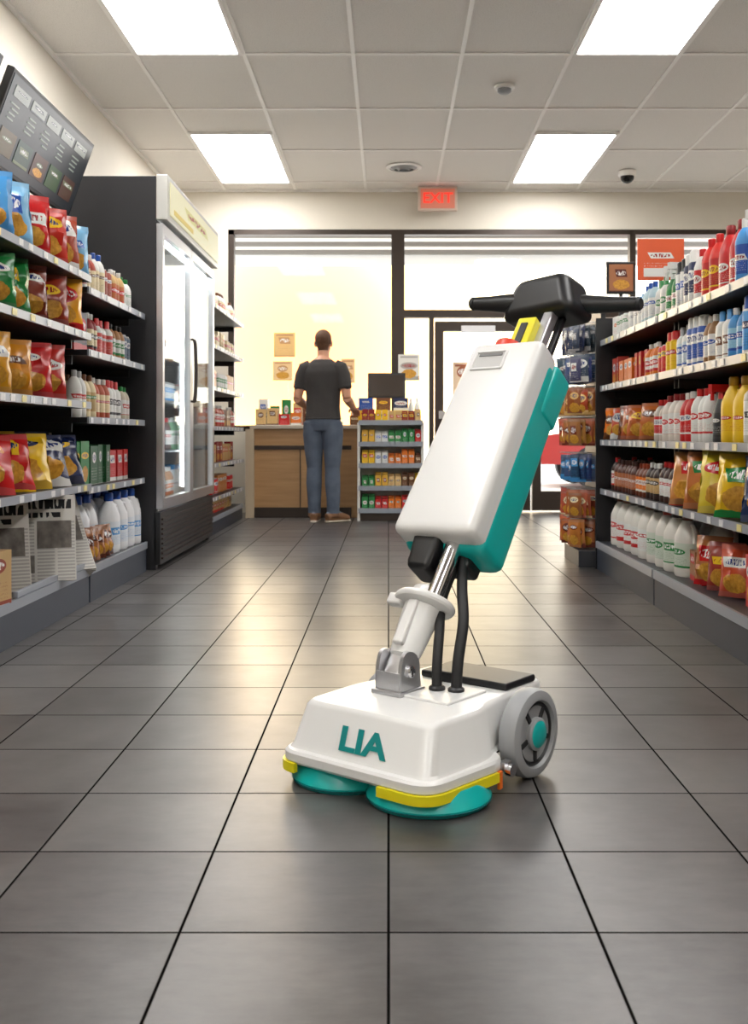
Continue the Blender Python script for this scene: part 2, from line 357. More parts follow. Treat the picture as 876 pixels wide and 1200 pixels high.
e=empty('security_camera',(2.29,9.83,ZC-.008)); lobj('base',[(.085,0),(.085,-.04),(.075,-.05)],M_tbar,e); lobj('dome',[(.065,-.05),(.06,-.08),(.04,-.105),(.01,-.115)],mat('smoked_dome',(.01,.01,.01),.1),e)
e=empty('exit_sign',(.50,YB-.15,3.21)); 
rbox('housing',(0,0,0),(.40,.05,.25),mat('sign_housing',S(225,205,190),.4),.008,e); rbox('lit_face',(0,-.027,0),(.35,.006,.20),mat('sign_red_face',S(205,130,110),.5,emis=S(225,120,95),es=.25),.002,e)
textobj('letters','EXIT',.15,mat('sign_letters',S(225,60,40),.4,emis=S(255,50,35),es=.8),e,(0,-.033,0),(math.pi/2,0,0),.001,.002); rbox('bracket',(0,0,.1255),(.1,.04,.008),M_tbar,0,e)
# storefront frame
fr=empty('window_1')
def bar(x0,x1,z0,z1,n,par=fr,y0=YB+.01,y1=YB+.11,m=M_bronze): return slab(n,x0,x1,y0,y1,z0,z1,m,par)
bar(WL,WL+.06,.84,WT,'jamb'); bar(WL,.03,WT-.05,WT,'head'); bar(WL,.03,.84,.90,'sill'); bar(.03,.165,0,WT,'mullion')
slab('pane',WL+.06,.03,YB+.055,YB+.06,.9,WT-.05,M_glass,fr)
f2=empty('window_2'); bar(.165,2.52,WT-.05,WT,'head',f2); bar(.165,2.52,2.02,2.10,'transom',f2); bar(2.50,2.56,0,WT,'mullion',f2); slab('pane',.165,2.5,YB+.055,YB+.06,2.1,WT-.05,M_glass,f2)
f3=empty('window_3'); bar(2.56,XR,WT-.05,WT,'head',f3); bar(2.56,XR,0,.12,'sill',f3); bar(2.56,XR,2.02,2.08,'transom',f3); slab('pane',2.56,XR,YB+.055,YB+.06,.12,WT-.05,M_glass,f3); bar(XR-.06,XR,.12,WT-.05,'jamb',f3)
f4=empty('window_4'); bar(.165,.42,0,.12,'sill',f4); slab('pane',.165,.42,YB+.055,YB+.06,.12,2.02,M_glass,f4)
def door(x0,x1,par):
    bar(x0,x0+.09,.02,1.98,'stile_1',par); bar(x1-.09,x1,.02,1.98,'stile_2',par); bar(x0+.09,x1-.09,1.88,1.98,'top_rail',par); bar(x0+.09,x1-.09,.02,.22,'bottom_rail',par)
    slab('glass',x0+.09,x1-.09,YB+.055,YB+.06,.22,1.88,M_glass,par)
    slab('push_bar',x0+.09,x1-.09,YB-.05,YB-.02,.98,1.04,M_alu,par)
    slab('bar_mount_1',x0+.04,x0+.1,YB-.05,YB+.01,.97,1.05,M_alu,par); slab('bar_mount_2',x1-.1,x1-.04,YB-.05,YB+.01,.97,1.05,M_alu,par)
bar(.42,.47,0,2.02,'frame',f4)
d=empty('door_1'); door(.48,1.47,d); d=empty('door_2'); door(1.49,2.48,d)
slab('closer',.75,1.1,YB-.05,YB,1.86,1.93,M_alu,empty('door_closer'))
# ------------------------------------------------------------------ gondolas
def gondola(name,xf,side,depth,units,base_h,backh,top=None):
    e=empty(name)
    ya,yb=units[0][0],units[-1][1]; xb=xf-side*depth
    slab('back_panel',xb,xb+side*.03,ya,yb,0,backh,M_dark,e)
    for i,(y0,y1,levels,dep) in enumerate(units):
        slab('base_deck',xb+side*.03,xf-side*.01,y0,y1,base_h-.03,base_h,M_shelfw,e)
        slab('kick_plate',xf-side*.03,xf-side*.005,y0+.004,y1-.004,0,base_h-.035,M_kick,e)
        slab('base_rail',xf-side*.01,xf+side*.003,y0+.006,y1-.006,base_h-.035,base_h+.004,M_rail,e)
        for z in levels:
            xs=xf-side*dep
            slab('shelf',xb+side*.03,xs,y0+.004,y1-.004,z-.028,z,M_dark,e)
            slab('shelf_rail',xs,xs+side*.008,y0+.008,y1-.008,z-.03,z+.003,M_rail,e)
            b_=MB(); yy=y0+.05
            while yy<y1-.08:
                b_.box((xs+side*.010,yy,z-.014),(.003,.045,.026),R.choice([(.8,.8,.8),S(240,225,150),(.75,.77,.8),(.8,.8,.8)])); yy+=R.uniform(.09,.24)
            b_.build('price_tags',[M_pack],e,False)
            for yy in (y0+.03,y1-.03): slab('bracket',xb+side*.03,xs-side*.08,yy-.006,yy+.006,z-.07,z-.028,M_dark,e)
        for yy in (y0+.012,y1-.012): slab('upright',xb+side*.03,xb+side*.06,yy-.012,yy+.012,0,backh,M_black,e)
    return e
XLF=-1.42
L1=[.567,.955,1.28,1.555]; L2=[.548,.886,1.21,1.51]
gondola('store_shelving',XLF,1,.80,[(1.9,3.38,L1,0.0),(3.39,4.88,L1,0.0),(4.89,6.03,L2,.02)],.17,1.92)
gondola('store_shelving',-1.40,1,.80,[(7.92,9.85,[.30,.57,.87,1.19,1.53,1.86],.0)],.14,2.15)
XRF=1.24
RL=[.48,.77,1.09,1.36]
g=gondola('gondola_shelving',XRF,-1,.5,[(2.0,3.4,RL,.03),(3.41,4.8,RL,.03),(4.81,6.12,RL,.03)],.165,1.45)
slab('end_panel',XRF+.0,XRF+.5,6.125,6.15,0,1.5,M_dark,g)
# --- left goods
def bags(mb,seq,xs,y0,dy,z,w,h,t,yaw,lean=-.12,mi=0):
    y=y0
    for a,b_ in seq:
        mb.bag((xs+R.uniform(-.012,.012),y,z+.004),w*R.uniform(.95,1.05),h*R.uniform(.93,1.05),t,yaw+R.uniform(-.15,.15),a,b_,lean+R.uniform(-.05,.05)); y+=dy
mb=MB()
YAW=math.radians(38)
CHB=S(120,180,220)
rows=[(1.555,[(RED,YEL),(YEL,RED),(LBL,WHT),(S(235,190,40),RED),(CHB,BLU),(YEL,RED),(LBL,YEL),(CHB,BLU),(RED,WHT),(S(190,40,25),YEL),(S(170,60,30),WHT),(CHB,BLU)]),
(1.28,[(GRN,YEL),(YEL,RED),(GRN,WHT),(YEL,RED),(GRN,WHT),(GRN,YEL),(GRN,WHT),(GRN,YEL),(S(130,45,25),WHT),(S(150,50,30),YEL),(S(235,165,30),RED)]),
(.955,[(YEL,RED),(YEL,GRN),(S(190,130,60),WHT),(YEL,BLU),(S(210,150,40),WHT),(S(190,120,60),BRN),(S(225,160,30),WHT),(S(215,140,30),BRN),(RED,WHT),(S(190,40,30),WHT)])]
for z,seq in rows:
    for rr in range(3):
        bags(mb,seq[rr%2:]+seq[:rr%2],XLF-.10-rr*.14,2.62+rr*.02,.208,z,.22,.265 if z>1.5 else .235,.11,YAW)
z=.567
for rr in range(3): bags(mb,[(ORG,YEL),(RED,YEL),(RED,WHT),(S(200,60,30),WHT),(RED,ORG),(RED,YEL),(YEL,NAV),(NAV,WHT),(NAV,YEL)],XLF-.11-rr*.15,2.95,.225,z,.25,.26,.14,YAW,-.45)
mb.build('chip_bags',[M_foil])
mb=MB()
fill(mb,1,XLF-.02,4.93,6.0,1.51,[('bottle',.22,.038,WHT,RED,WHT,RED,2),('bottle',.21,.038,S(170,60,40),WHT,CRM,BRN,2),('bottle',.23,.036,WHT,BLU,CRM,BRN,2),('can',.17,.036,S(150,60,40),WHT,S(150,60,40),WHT,2),('bottle',.20,.036,TAN,WHT,S(190,110,60),RED,3),('bottle',.19,.036,WHT,GRN,WHT,GRN,2)],3)
fill(mb,1,XLF-.02,4.93,6.0,1.21,[('box',.20,.05,S(60,50,50),(0,0,0),WHT,RED,2),('bottle',.21,.038,DRED,WHT,CRM,BLK,2),('flat',.20,.038,WHT,RED,S(200,60,50),WHT,3),('bottle',.20,.034,S(170,120,70),BLK,WHT,GRN,3),('can',.16,.036,GRY,WHT,S(90,110,130),WHT,3)],3)
fill(mb,1,XLF-.02,4.93,6.0,.886,[('bottle',.23,.040,WHT,S(180,180,180),WHT,RED,2),('bottle',.22,.038,CRM,BRN,S(200,170,120),GRN,2),('bottle',.21,.038,S(190,90,60),WHT,CRM,RED,3),('flat',.21,.038,WHT,RED,WHT,BLK,3),('bottle',.19,.036,S(210,200,180),GRN,WHT,RED,3)],3)
fill(mb,1,XLF-.02,4.93,6.0,.548,[('box',.22,.065,GRN,(1,0,0),GRN,YEL,2),('box',.20,.06,S(30,90,50),(0,0,0),GRN,WHT,3),('box',.17,.06,RED,(0,0,0),RED,WHT,3)],3)
mb.build('packaged_groceries',[M_pack])
mb=MB()
y=5.04
while y<5.98:
    x0=XLF-.16 if y<5.45 else XLF-.085
    for q in range(3):
        newsty(); jug(mb,(x0-q*.155,y,.171),.32,.070,math.pi/2-.5+R.uniform(-.2,.2),S(238,240,243),BLU,S(225,232,240),LBL)
    y+=.155
mb.build('milk_jugs',[M_pack])
mb=MB()
for i in range(5): mb.bag((XLF-.05-R.uniform(0,.012),5.0+i*.09,.175),.12,.16,.05,math.radians(60)+R.uniform(-.3,.3),S(160,100,55),S(90,40,20),-.15)
mb.build('snack_bags',[M_foil])
e=empty('newspaper_stand',(XLF-.20,4.3,.175))
def paper(par,y,x,n,lean,w=.30,h=.40,yaw=math.radians(48),z=0.0):
    for i in range(n):
        mb=MB(); T=Matrix.Translation((x,y,z))@Matrix.Rotation(yaw,4,'Z')@Matrix.Rotation(lean,4,'X')@Matrix.Translation((R.uniform(-.006,.006),.017*i,0))
        nn=6; vs=[]
        for sd in (0,1):
            for j in range(nn+1):
                for i2 in range(nn+1): vs.append(((i2/nn-.5)*w,sd*.012+.006*math.sin(j/nn*3.1),j/nn*h))
        b0=mb.add(vs,T); st=(nn+1)
        for sd in (0,1):
            for j in range(nn):
                for i2 in range(nn):
                    q=[b0+sd*st*st+j*st+i2,b0+sd*st*st+j*st+i2+1,b0+sd*st*st+(j+1)*st+i2+1,b0+sd*st*st+(j+1)*st+i2]
                    uv=[(i2/nn,j/nn),((i2+1)/nn,j/nn),((i2+1)/nn,(j+1)/nn),(i2/nn,(j+1)/nn)]
                    if sd: q=q[::-1]; uv=uv[::-1]
                    mb.face(q,(1,1,1),None,uv)
        for j in range(nn):
            for cc in (0,nn):
                mb.face([b0+j*st+cc,b0+(j+1)*st+cc,b0+st*st+(j+1)*st+cc,b0+st*st+j*st+cc],(1,1,1),None,[(.01,.01)]*4)
            for rr in (0,nn): mb.face([b0+rr*st+j,b0+rr*st+j+1,b0+st*st+rr*st+j+1,b0+st*st+rr*st+j],(1,1,1),None,[(.01,.01)]*4)
        mb.build('newspaper',[M_news],par)
paper(e,.08,.15,5,-.18,.25,.37,math.radians(22))
paper(e,.42,.14,6,-.60,.29,.42,math.radians(42))
paper(e,-.24,.06,4,-.28,.27,.37,math.radians(28))
rbox('rack_lip',(.19,.1,.012),(.02,.95,.024),M_rail,.003,e)
mb=MB(); 
for i in range(4): newsty(); mb.box((XLF-.09,3.06+i*.235,.171+.10),(.19,.16,.20),TAN if i%2 else S(175,120,75),S(150,60,30),math.radians(80),front=True,uvall=True)
mb.build('cardboard_boxes',[M_pack])
mb=MB()
for z,ds in ((1.86,[('box',.13,.05,CRM,(0,0,0),CRM,ORG,3),('bottle',.19,.04,WHT,BRN,CRM,RED,4)]),(1.53,[('box',.17,.05,CRM,(0,0,0),CRM,RED,4),('can',.13,.045,TAN,WHT,CRM,RED,5)]),(1.19,[('can',.15,.045,WHT,WHT,WHT,GRN,5),('box',.16,.05,S(200,150,90),(0,0,0),CRM,RED,4)]),(.87,[('bottle',.19,.045,S(170,70,50),WHT,WHT,RED,4),('box',.16,.05,BRN,(1,0,0),CRM,WHT,4)]),(.57,[('box',.17,.05,DRED,(1,0,0),CRM,WHT,3),('box',.15,.06,TAN,(0,0,0),CRM,RED,4)]),(.30,[('box',.15,.06,S(190,120,60),(0,0,0),CRM,WHT,4),('can',.13,.05,RED,WHT,RED,WHT,4)]),(.14,[('box',.10,.06,TAN,(0,0,0),CRM,RED,5)])):
    fill(mb,1,-1.41,7.96,9.8,z,ds,2)
mb.build('packaged_groceries',[M_pack])
# --- right goods
def rf(mb,y0,y1,z,ds,rows=3): fill(mb,-1,XRF+.03,y0,y1,z,ds,rows,.03)
mb=MB()
rf(mb,2.45,3.38,1.36,[('bottle',.25,.042,BLU,WHT,BLU,WHT,2),('flat',.24,.045,WHT,LBL,LBL,WHT,2)])
rf(mb,3.42,6.1,1.36,[('aero',.25,.038,NAV,WHT,BLU,WHT,1),('bottle',.27,.042,BLU,WHT,BLU,WHT,2),('spray',.26,.05,BLU,WHT,LBL,WHT,1),('bottle',.25,.042,LBL,WHT,BLU,WHT,1),('jug',.27,.058,RED,DRED,RED,WHT,2),('bottle',.26,.045,S(215,50,40),RED,S(190,30,30),YEL,2),('bottle',.23,.04,WHT,RED,RED,WHT,1),('aero',.24,.034,NAV,WHT,NAV,WHT,2),('aero',.23,.034,S(60,70,80),BLK,WHT,BLU,2),('spray',.24,.045,GRN,WHT,GRN,WHT,2),('flat',.20,.04,WHT,GRN,WHT,GRN,2),('bottle',.21,.038,S(180,205,215),BLU,WHT,BLU,3),('flat',.18,.045,WHT,LBL,WHT,GRY,3),('can',.12,.04,S(190,200,190),WHT,WHT,GRN,3),('box',.13,.05,WHT,(0,0,0),WHT,ORG,4)])
rf(mb,2.45,3.38,1.09,[('aero',.22,.034,LBL,WHT,WHT,BLU,4),('bottle',.21,.036,RED,BLK,RED,WHT,3)])
rf(mb,3.42,6.1,1.09,[('aero',.22,.036,S(90,100,110),RED,RED,WHT,1),('bottle',.23,.036,RED,BLK,DRED,WHT,2),('aero',.22,.034,WHT,BLU,LBL,NAV,2),('bottle',.20,.036,LBL,WHT,S(150,200,225),BLU,2),('flat',.20,.036,WHT,LBL,WHT,BRN,2),('bottle',.20,.035,S(150,110,70),WHT,WHT,BLU,2),('aero',.22,.034,BLU,WHT,BLU,WHT,3),('flat',.20,.038,WHT,GRY,S(200,215,225),BLU,2),('aero',.19,.034,YEL,RED,YEL,RED,2),('can',.14,.036,RED,WHT,RED,YEL,2),('bottle',.17,.034,ORG,WHT,WHT,RED,3),('box',.15,.05,RED,(0,0,0),RED,YEL,3),('box',.13,.05,ORG,(0,0,0),RED,WHT,3),('box',.16,.05,S(190,60,50),(1,0,0),RED,WHT,3)])
rf(mb,2.45,3.38,.77,[('bottle',.24,.042,RED,BLK,WHT,RED,3)])
rf(mb,3.42,5.15,.77,[('bottle',.26,.045,S(120,30,30),S(150,70,30),RED,WHT,2),('flat',.25,.045,S(190,185,178),BLK,WHT,BLK,2),('jug',.26,.062,YEL,S(200,150,20),YEL,RED,2),('spray',.24,.045,S(60,60,64),RED,S(40,40,45),WHT,1),('bottle',.23,.042,WHT,RED,WHT,RED,3),('bottle',.22,.042,RED,WHT,RED,WHT,2),('bottle',.22,.042,S(225,215,205),DRED,WHT,RED,3),('bottle',.20,.04,S(200,190,180),RED,RED,WHT,3)])
rf(mb,4.72,6.1,.48,[('bottle',.19,.040,S(60,30,22),RED,WHT,RED,3),('bottle',.18,.038,S(45,25,20),WHT,TAN,BLK,3),('bottle',.17,.036,S(110,50,25),S(150,60,30),ORG,WHT,3),('bottle',.18,.038,S(80,35,22),S(60,30,20),S(170,100,60),WHT,6)])
mb.build('cleaning_bottles',[M_pack])
mb=MB()
for rr in range(2):
    bags(mb,[(NAV,LBL),(NAV,WHT),(NAV,LBL),(S(30,70,110),WHT),(S(30,50,90),LBL),(YEL,GRN),(S(225,200,60),RED),(S(190,110,50),GRN),(S(200,130,60),RED)],XRF+.10+rr*.14,2.75,.22,.483,.23,.25,.12,math.radians(-42),-.25)
for rr in range(2): bags(mb,[(S(200,110,50),BRN),(S(190,95,35),YEL),(S(170,80,35),WHT),(S(120,60,30),WHT),(S(190,70,40),WHT),(ORG,BRN)],XRF+.10+rr*.12,5.24,.155,.773,.17,.19,.09,math.radians(-42),-.2)
bags(mb,[(S(200,80,50),WHT),(S(150,50,35),YEL),(S(190,120,70),RED)],XRF+.11,3.95,.16,.168,.16,.2,.09,math.radians(-42),-.2)
mb.build('snack_bags',[M_foil])
mb=MB(); y=4.62
while y<6.05:
    for q in range(2):
        newsty(); c_=R.choice([BRN,S(60,50,45),S(190,60,40)])
        jug(mb,(XRF+.11+q*.16,y,.166),.29,.072,-math.pi/2-.0+R.uniform(-.2,.2)+.35,S(226,222,214),c_,WHT if y>5.2 else S(205,215,200),RED if y>5.2 else GRN)
    y+=.165
mb.build('detergent_jugs',[M_pack])
mb=MB()
rf(mb,3.0,3.85,.166,[('box',.17,.07,S(215,210,205),(0,0,0),WHT,RED,3),('box',.19,.06,RED,(1,0,0),RED,WHT,3)],2)
rf(mb,4.3,4.56,.166,[('box',.13,.055,S(170,120,80),(0,0,0),WHT,RED,3)],2)
mb.build('grocery_boxes',[M_pack])
e=empty('promo_sign',(1.58,5.95,1.36)); rbox('stem',(0,0,.17),(.02,.012,.34),M_black,0,e)
STY[0]=.31
mb=MB(); mb.box((0,0,.46),(.27,.01,.24),S(228,95,50),WHT,front=True); mb.box((0,-.006,.385),(.2,.004,.05),WHT); mb.build('panel',[M_pack],e,False)
e=empty('promo_sign',(1.36,6.0,1.36)); rbox('frame',(0,0,.36),(.17,.012,.19),M_black,.003,e); rbox('stem',(0,0,.13),(.02,.01,.27),M_black,0,e)
STY[0]=.23; mb=MB(); mb.box((0,-.008,.36),(.14,.004,.16),S(170,110,70),S(90,35,25),front=True,al=1.0); mb.build('picture',[M_pack],e,False)
e=empty('peg_display',(1.27,6.45,0)); 
rbox('pegboard',(.03,.0,.85),(.03,.5,1.5),M_dark,.003,e); rbox('foot',(-.02,0,.05),(.2,.5,.1),M_shelfw,.004,e); 
mb=MB()
cols=[(S(40,50,70),GRY),(S(60,80,110),WHT),(S(165,85,40),S(230,190,120)),(S(185,105,60),S(120,50,30)),(S(50,75,120),LBL),(S(160,85,50),CRM),(S(185,105,55),S(110,50,30))]
zz=[1.46,1.27,1.07,.88,.66,.44,.26]
for i,z in enumerate(zz):
    for j in range(4):
        y=-.19+j*.125
        mb.tube([(.02,y,z+.03),(-.16,y,z+.03)],.003,S(180,180,180),6,Vector((0,1,0)))
        for q in range(4):
            a,b_=cols[i]; a=tuple(min(1,x*R.uniform(.7,1.35)) for x in a); mb.bag((-.02-q*.036,y+R.uniform(-.015,.015),z-.145),.10 if i not in (0,4) else .06,.165+R.uniform(-.02,.01),.03,math.radians(-50)+R.uniform(-.4,.4),a,b_,R.uniform(-.1,.1),al=1.0 if i not in(0,1,4) else 0.0)
mb.build('hanging_packets',[M_foil],e)
# ------------------------------------------------------------------ fridge
e=empty('display_fridge')
fx0,fx1,fy0,fy1=-2.0,-1.34,6.08,7.88
slab('side_1',fx0,fx1-.04,fy0,fy0+.05,0,2.34,M_dark,e,.004); slab('side_2',fx0,fx1-.04,fy1-.05,fy1,0,2.34,M_dark,e); slab('back',fx0,fx0+.04,fy0+.05,fy1-.05,0,2.34,M_dark,e)
slab('top',fx0+.04,fx1-.05,fy0+.05,fy1-.05,2.04,2.33,M_dark,e); M_inner=mat('fridge_liner',S(225,230,232),.4); slab('bottom',fx0+.04,fx1-.05,fy0+.05,fy1-.05,.05,.36,M_inner,e)
slab('liner_back',fx0+.04,fx0+.05,fy0+.05,fy1-.05,.36,2.04,M_inner,e); slab('liner_side_1',fx0+.05,fx1-.06,fy0+.05,fy0+.06,.36,2.04,M_inner,e); slab('liner_side_2',fx0+.05,fx1-.06,fy1-.06,fy1-.05,.36,2.04,M_inner,e)
slab('header_box',fx1-.04,fx1+.03,fy0-.0,fy1,2.08,2.35,mat('header_trim',S(205,205,200),.35,.3),e,.006)
mb=MB(); T=Matrix.Translation((fx1+.034,(fy0+fy1)/2,2.215))@Matrix.Rotation(math.pi/2,4,'Z'); STY[0]=.3
mb.box((0,0,0),(1.7,.006,.2),S(228,224,190),S(200,200,130),M=T,front=True); mb.box((-.45,-.004,-.06),(.6,.003,.03),S(210,190,90),M=T); mb.build('header_sign',[packaging('fridge_header_print',.3,.25)],e,False)
slab('grille_panel',fx1-.05,fx1-.015,fy0,fy1,.03,.34,M_black,e)
for i in range(9): slab('grille_slat_%d'%(i+1),fx1-.015,fx1-.003,fy0+.03,fy1-.03,.06+i*.029,.072+i*.029,M_bronze,e)
ym=(fy0+fy1)/2
for i,(a,b_) in enumerate(((fy0+.005,ym-.004),(ym+.004,fy1-.005))):
    dd=empty('fridge_door_%d'%(i+1),parent=e); w=.05; x0,x1=fx1-.04,fx1
    slab('stile_1',x0,x1,a,a+w,.36,2.06,M_alu,dd,.003); slab('stile_2',x0,x1,b_-w,b_,.36,2.06,M_alu,dd,.003); slab('rail_1',x0,x1,a+w,b_-w,.36,.42,M_alu,dd); slab('rail_2',x0,x1,a+w,b_-w,2.0,2.06,M_alu,dd)
    slab('glass',fx1-.024,fx1-.018,a+w,b_-w,.42,2.0,M_glassf,dd)
    hy=(b_-w/2) if i==0 else (a+w/2)
    tobj('handle',[(fx1,hy,1.45),(fx1+.022,hy,1.43),(fx1+.028,hy,1.25),(fx1+.022,hy,1.05),(fx1,hy,1.03)],.007,M_bronze,dd,ref=Vector((0,1,0)))
mb=MB()
for i,z in enumerate((.36,.70,1.02,1.34,1.68)):
    if i:
        slab('rack_%d'%i,fx0+.06,fx1-.08,fy0+.07,fy1-.07,z-.012,z,M_rail,e)
    ds=[[('bottle',.22,.036,S(200,150,110),WHT,WHT,ORG,4),('bottle',.23,.036,S(215,225,230),LBL,WHT,WHT,5)],[('bottle',.22,.036,S(110,80,75),RED,WHT,RED,4),('bottle',.22,.036,S(140,190,150),WHT,WHT,GRN,4)],[('can',.14,.033,GRY,WHT,WHT,LBL,5),('can',.14,.033,S(210,150,150),WHT,WHT,RED,5)]][i%3]
    fill(mb,1,fx1-.13,fy0+.08,fy1-.08,z+.001,ds,2,.02)
mb.build('chilled_drinks',[M_pack],e)
slab('tube_light',fx1-.07,fx1-.05,fy0+.07,fy1-.07,1.99,2.03,mat('fridge_tube',(1,1,1),.5,emis=(.95,1,1),es=25),e)
for i,yy in enumerate((fy0+.075,ym)): slab('tube_light_%d'%(i+2),fx1-.07,fx1-.055,yy-.01,yy+.01,.45,1.95,mat('fridge_tube_b',(1,1,1),.5,emis=(.95,1,1),es=16),e)
# ------------------------------------------------------------------ TVs
def tv(y0,y1):
    L=y1-y0; e=empty('wall_television',(-1.70,(y0+y1)/2,2.20),(0,math.radians(20),0))
    rbox('bezel',(0,0,0),(.035,L,.42),M_black,.006,e)
    mb=MB(); T=Matrix.Translation((.0185,0,0))@Matrix.Rotation(math.pi/2,4,'Z')
    mb.box((0,0,0),(L-.04,.003,.38),S(34,40,46),M=T)
    r=random.Random(int(y0*10)); x=-L/2+.06
    while x<L/2-.14:
        w=.2; newsty()
        mb.box((x+w/2,-.003,.13),(w*.9,.002,.05),S(150,155,150),S(60,70,80),M=T,front=True)
        for q in range(4): mb.box((x+w*.3+r.uniform(-.01,.02),-.003,.075-q*.022),(w*r.uniform(.35,.6),.002,.007),S(150,160,150),M=T)
        mb.box((x+w/2,-.003,-.09),(w*.9,.002,.11),r.choice([S(50,80,45),S(90,76,50),S(45,70,62),S(80,50,38)]),S(110,120,90),M=T,front=True,al=float(r.random()<.4)); x+=w+.015
    mb.build('screen',[M_screen],e,False)
    rbox('mount_arm',(-.22,0,.02),(.42,.05,.05),M_black,.004,e,rot=(0,math.radians(-20),0)); rbox('wall_plate',(-.45,0,-.11),(.10,.2,.2),M_black,.004,e,rot=(0,math.radians(-20),0))
tv(4.42,5.62); tv(3.1,4.3)
# ------------------------------------------------------------------ counter
e=empty('checkout_counter')
cy0,cy1=9.9,10.5
slab('body',-1.30,.32,cy0+.03,cy1,.0,.86,M_wood,e); slab('top',-1.34,.34,cy0,cy1+.02,.86,.90,mat('counter_top',S(190,178,160),.35),e,.006)
slab('kick',-1.30,-.36,cy0+.022,cy0+.03,0,.1,M_bronze,e); slab('upper_band',-1.30,-.36,cy0+.02,cy0+.03,.66,.70,M_bronze,e); slab('panel_joint',-.86,-.85,cy0+.024,cy0+.03,.1,.66,M_bronze,e)
slab('side_panel',-1.38,-1.30,cy0-.02,cy1,0,.86,mat('light_laminate',S(200,182,155),.5),e)
e=empty('candy_rack'); rx0,rx1=-.29,.33; ry0,ry1=9.54,9.86
M_wr=mat('rack_white',S(222,220,214),.4)
slab('side_1',rx0,rx0+.025,ry0,ry1,0,.92,M_wr,e); slab('side_2',rx1-.025,rx1,ry0,ry1,0,.92,M_wr,e); slab('back',rx0+.025,rx1-.025,ry1-.02,ry1,0,.92,M_wr,e); slab('plinth',rx0+.025,rx1-.025,ry0+.02,ry1-.02,0,.08,M_bronze,e)
mb=MB()
PC=[(RED,WHT),(YEL,RED),(ORG,WHT),(BLU,WHT),(CRM,BRN),(TAN,RED),(DRED,YEL),(GRN,WHT),(WHT,BLU),(BRN,CRM),(S(225,190,130),BRN),(S(230,180,60),DRED)]
for i,z in enumerate((.10,.31,.52,.72,.92)):
    slab('tier_%d'%(i+1),rx0+.025,rx1-.025,ry0,ry1-.02,z-.02,z,M_wr,e); slab('lip_%d'%(i+1),rx0+.01,rx1-.01,ry0-.012,ry0,z-.025,z+.02,M_rail,e)
    x=rx0+.04
    while x<rx1-.08:
        a,b_=R.choice(PC); h=R.uniform(.08,.13); newsty()
        for q in range(2): 
            if x<rx1-.08: mb.box((x+.03,ry0+.06,z+h/2+.001),(.055,.09,h),a,b_,front=True); mb.box((x+.03,ry0+.17,z+h/2+.001+.01),(.055,.09,h+.02),a,b_,front=True); x+=.062
mb.build('candy_boxes',[M_pack],e,False)
mb=MB()
for i in range(13):
    x=-1.25+i*.115
    if -.72<x<-.42 or x>-.28: continue
    a,b_=R.choice(PC); h=R.uniform(.08,.17); newsty(); mb.box((x,10.05+R.uniform(0,.08),.901+h/2),(.10,.12,h),a,b_,front=True,uvall=True)
    a,b_=R.choice(PC); h=R.uniform(.15,.28); newsty(); mb.box((x,10.27,.901+h/2),(.09,.1,h),a,b_,front=True,uvall=True)
for i in range(6): newsty(); bottle(mb,(.22+(i%2)*.06,10.05+(i//2)*.07,.901),.26,.026,0,R.choice([LBL,WHT,YEL]),WHT,R.choice([BLU,WHT]),RED)
mb.build('counter_merchandise',[M_pack],None)
mb=MB()
for i in range(3):
    newsty(); mb.box((-.22+i*.17,9.97,.901+.07),(.15,.13,.14),[YEL,CRM,S(230,200,90),BRN][i],[RED,BLU,BRN,YEL][i],front=True,uvall=True)
    newsty(); mb.box((-.22+i*.17,9.98,.901+.20),(.14,.10,.12),[BLU,BRN,NAV,WHT][i],[WHT,YEL,WHT,RED][i],front=True,uvall=True)
mb.build('candy_display_boxes',[M_pack])
e=empty('cash_register',(-.02,10.38,.901)); rbox('drawer',(0,0,.06),(.40,.2,.12),M_black,.006,e); rbox('stand',(0,.03,.2),(.06,.04,.2),M_black,.004,e); rbox('monitor',(0,0,.40),(.38,.035,.26),M_black,.008,e,rot=(-.12,0,0)); rbox('screen_panel',(0,-.021,.40),(.34,.004,.22),mat('monitor_screen',S(60,50,42),.2),.002,e,rot=(-.12,0,0))
def poster(x,z,w,h,a,b_,y=YB-.008,name='window_poster'):
    newsty(); mb=MB(); mb.box((0,0,0),(w,.004,h),a,b_,front=True,al=float(R.random()<.5)); mb.box((0,-.003,h*.4),(w*.8,.002,h*.06),b_); o=mb.build(name,[M_pack],None,False); o.location=(x,y,z)
P1,P2=S(232,200,150),S(190,140,90)
poster(-1.08,1.74,.22,.25,S(225,185,120),P2,YB+.05); poster(-1.10,1.47,.2,.2,P1,P2,YB+.05); poster(-.83,1.42,.2,.25,S(238,220,190),P2,YB+.05); poster(-.42,1.47,.14,.25,P1,P2,YB+.05)
poster(.21,1.50,.22,.27,S(225,223,217),S(170,165,160),YB-.012); poster(.78,1.38,.22,.36,S(225,200,170),S(160,90,60),YB+.05); poster(2.9,1.55,.3,.3,S(215,120,70),WHT,YB+.05)
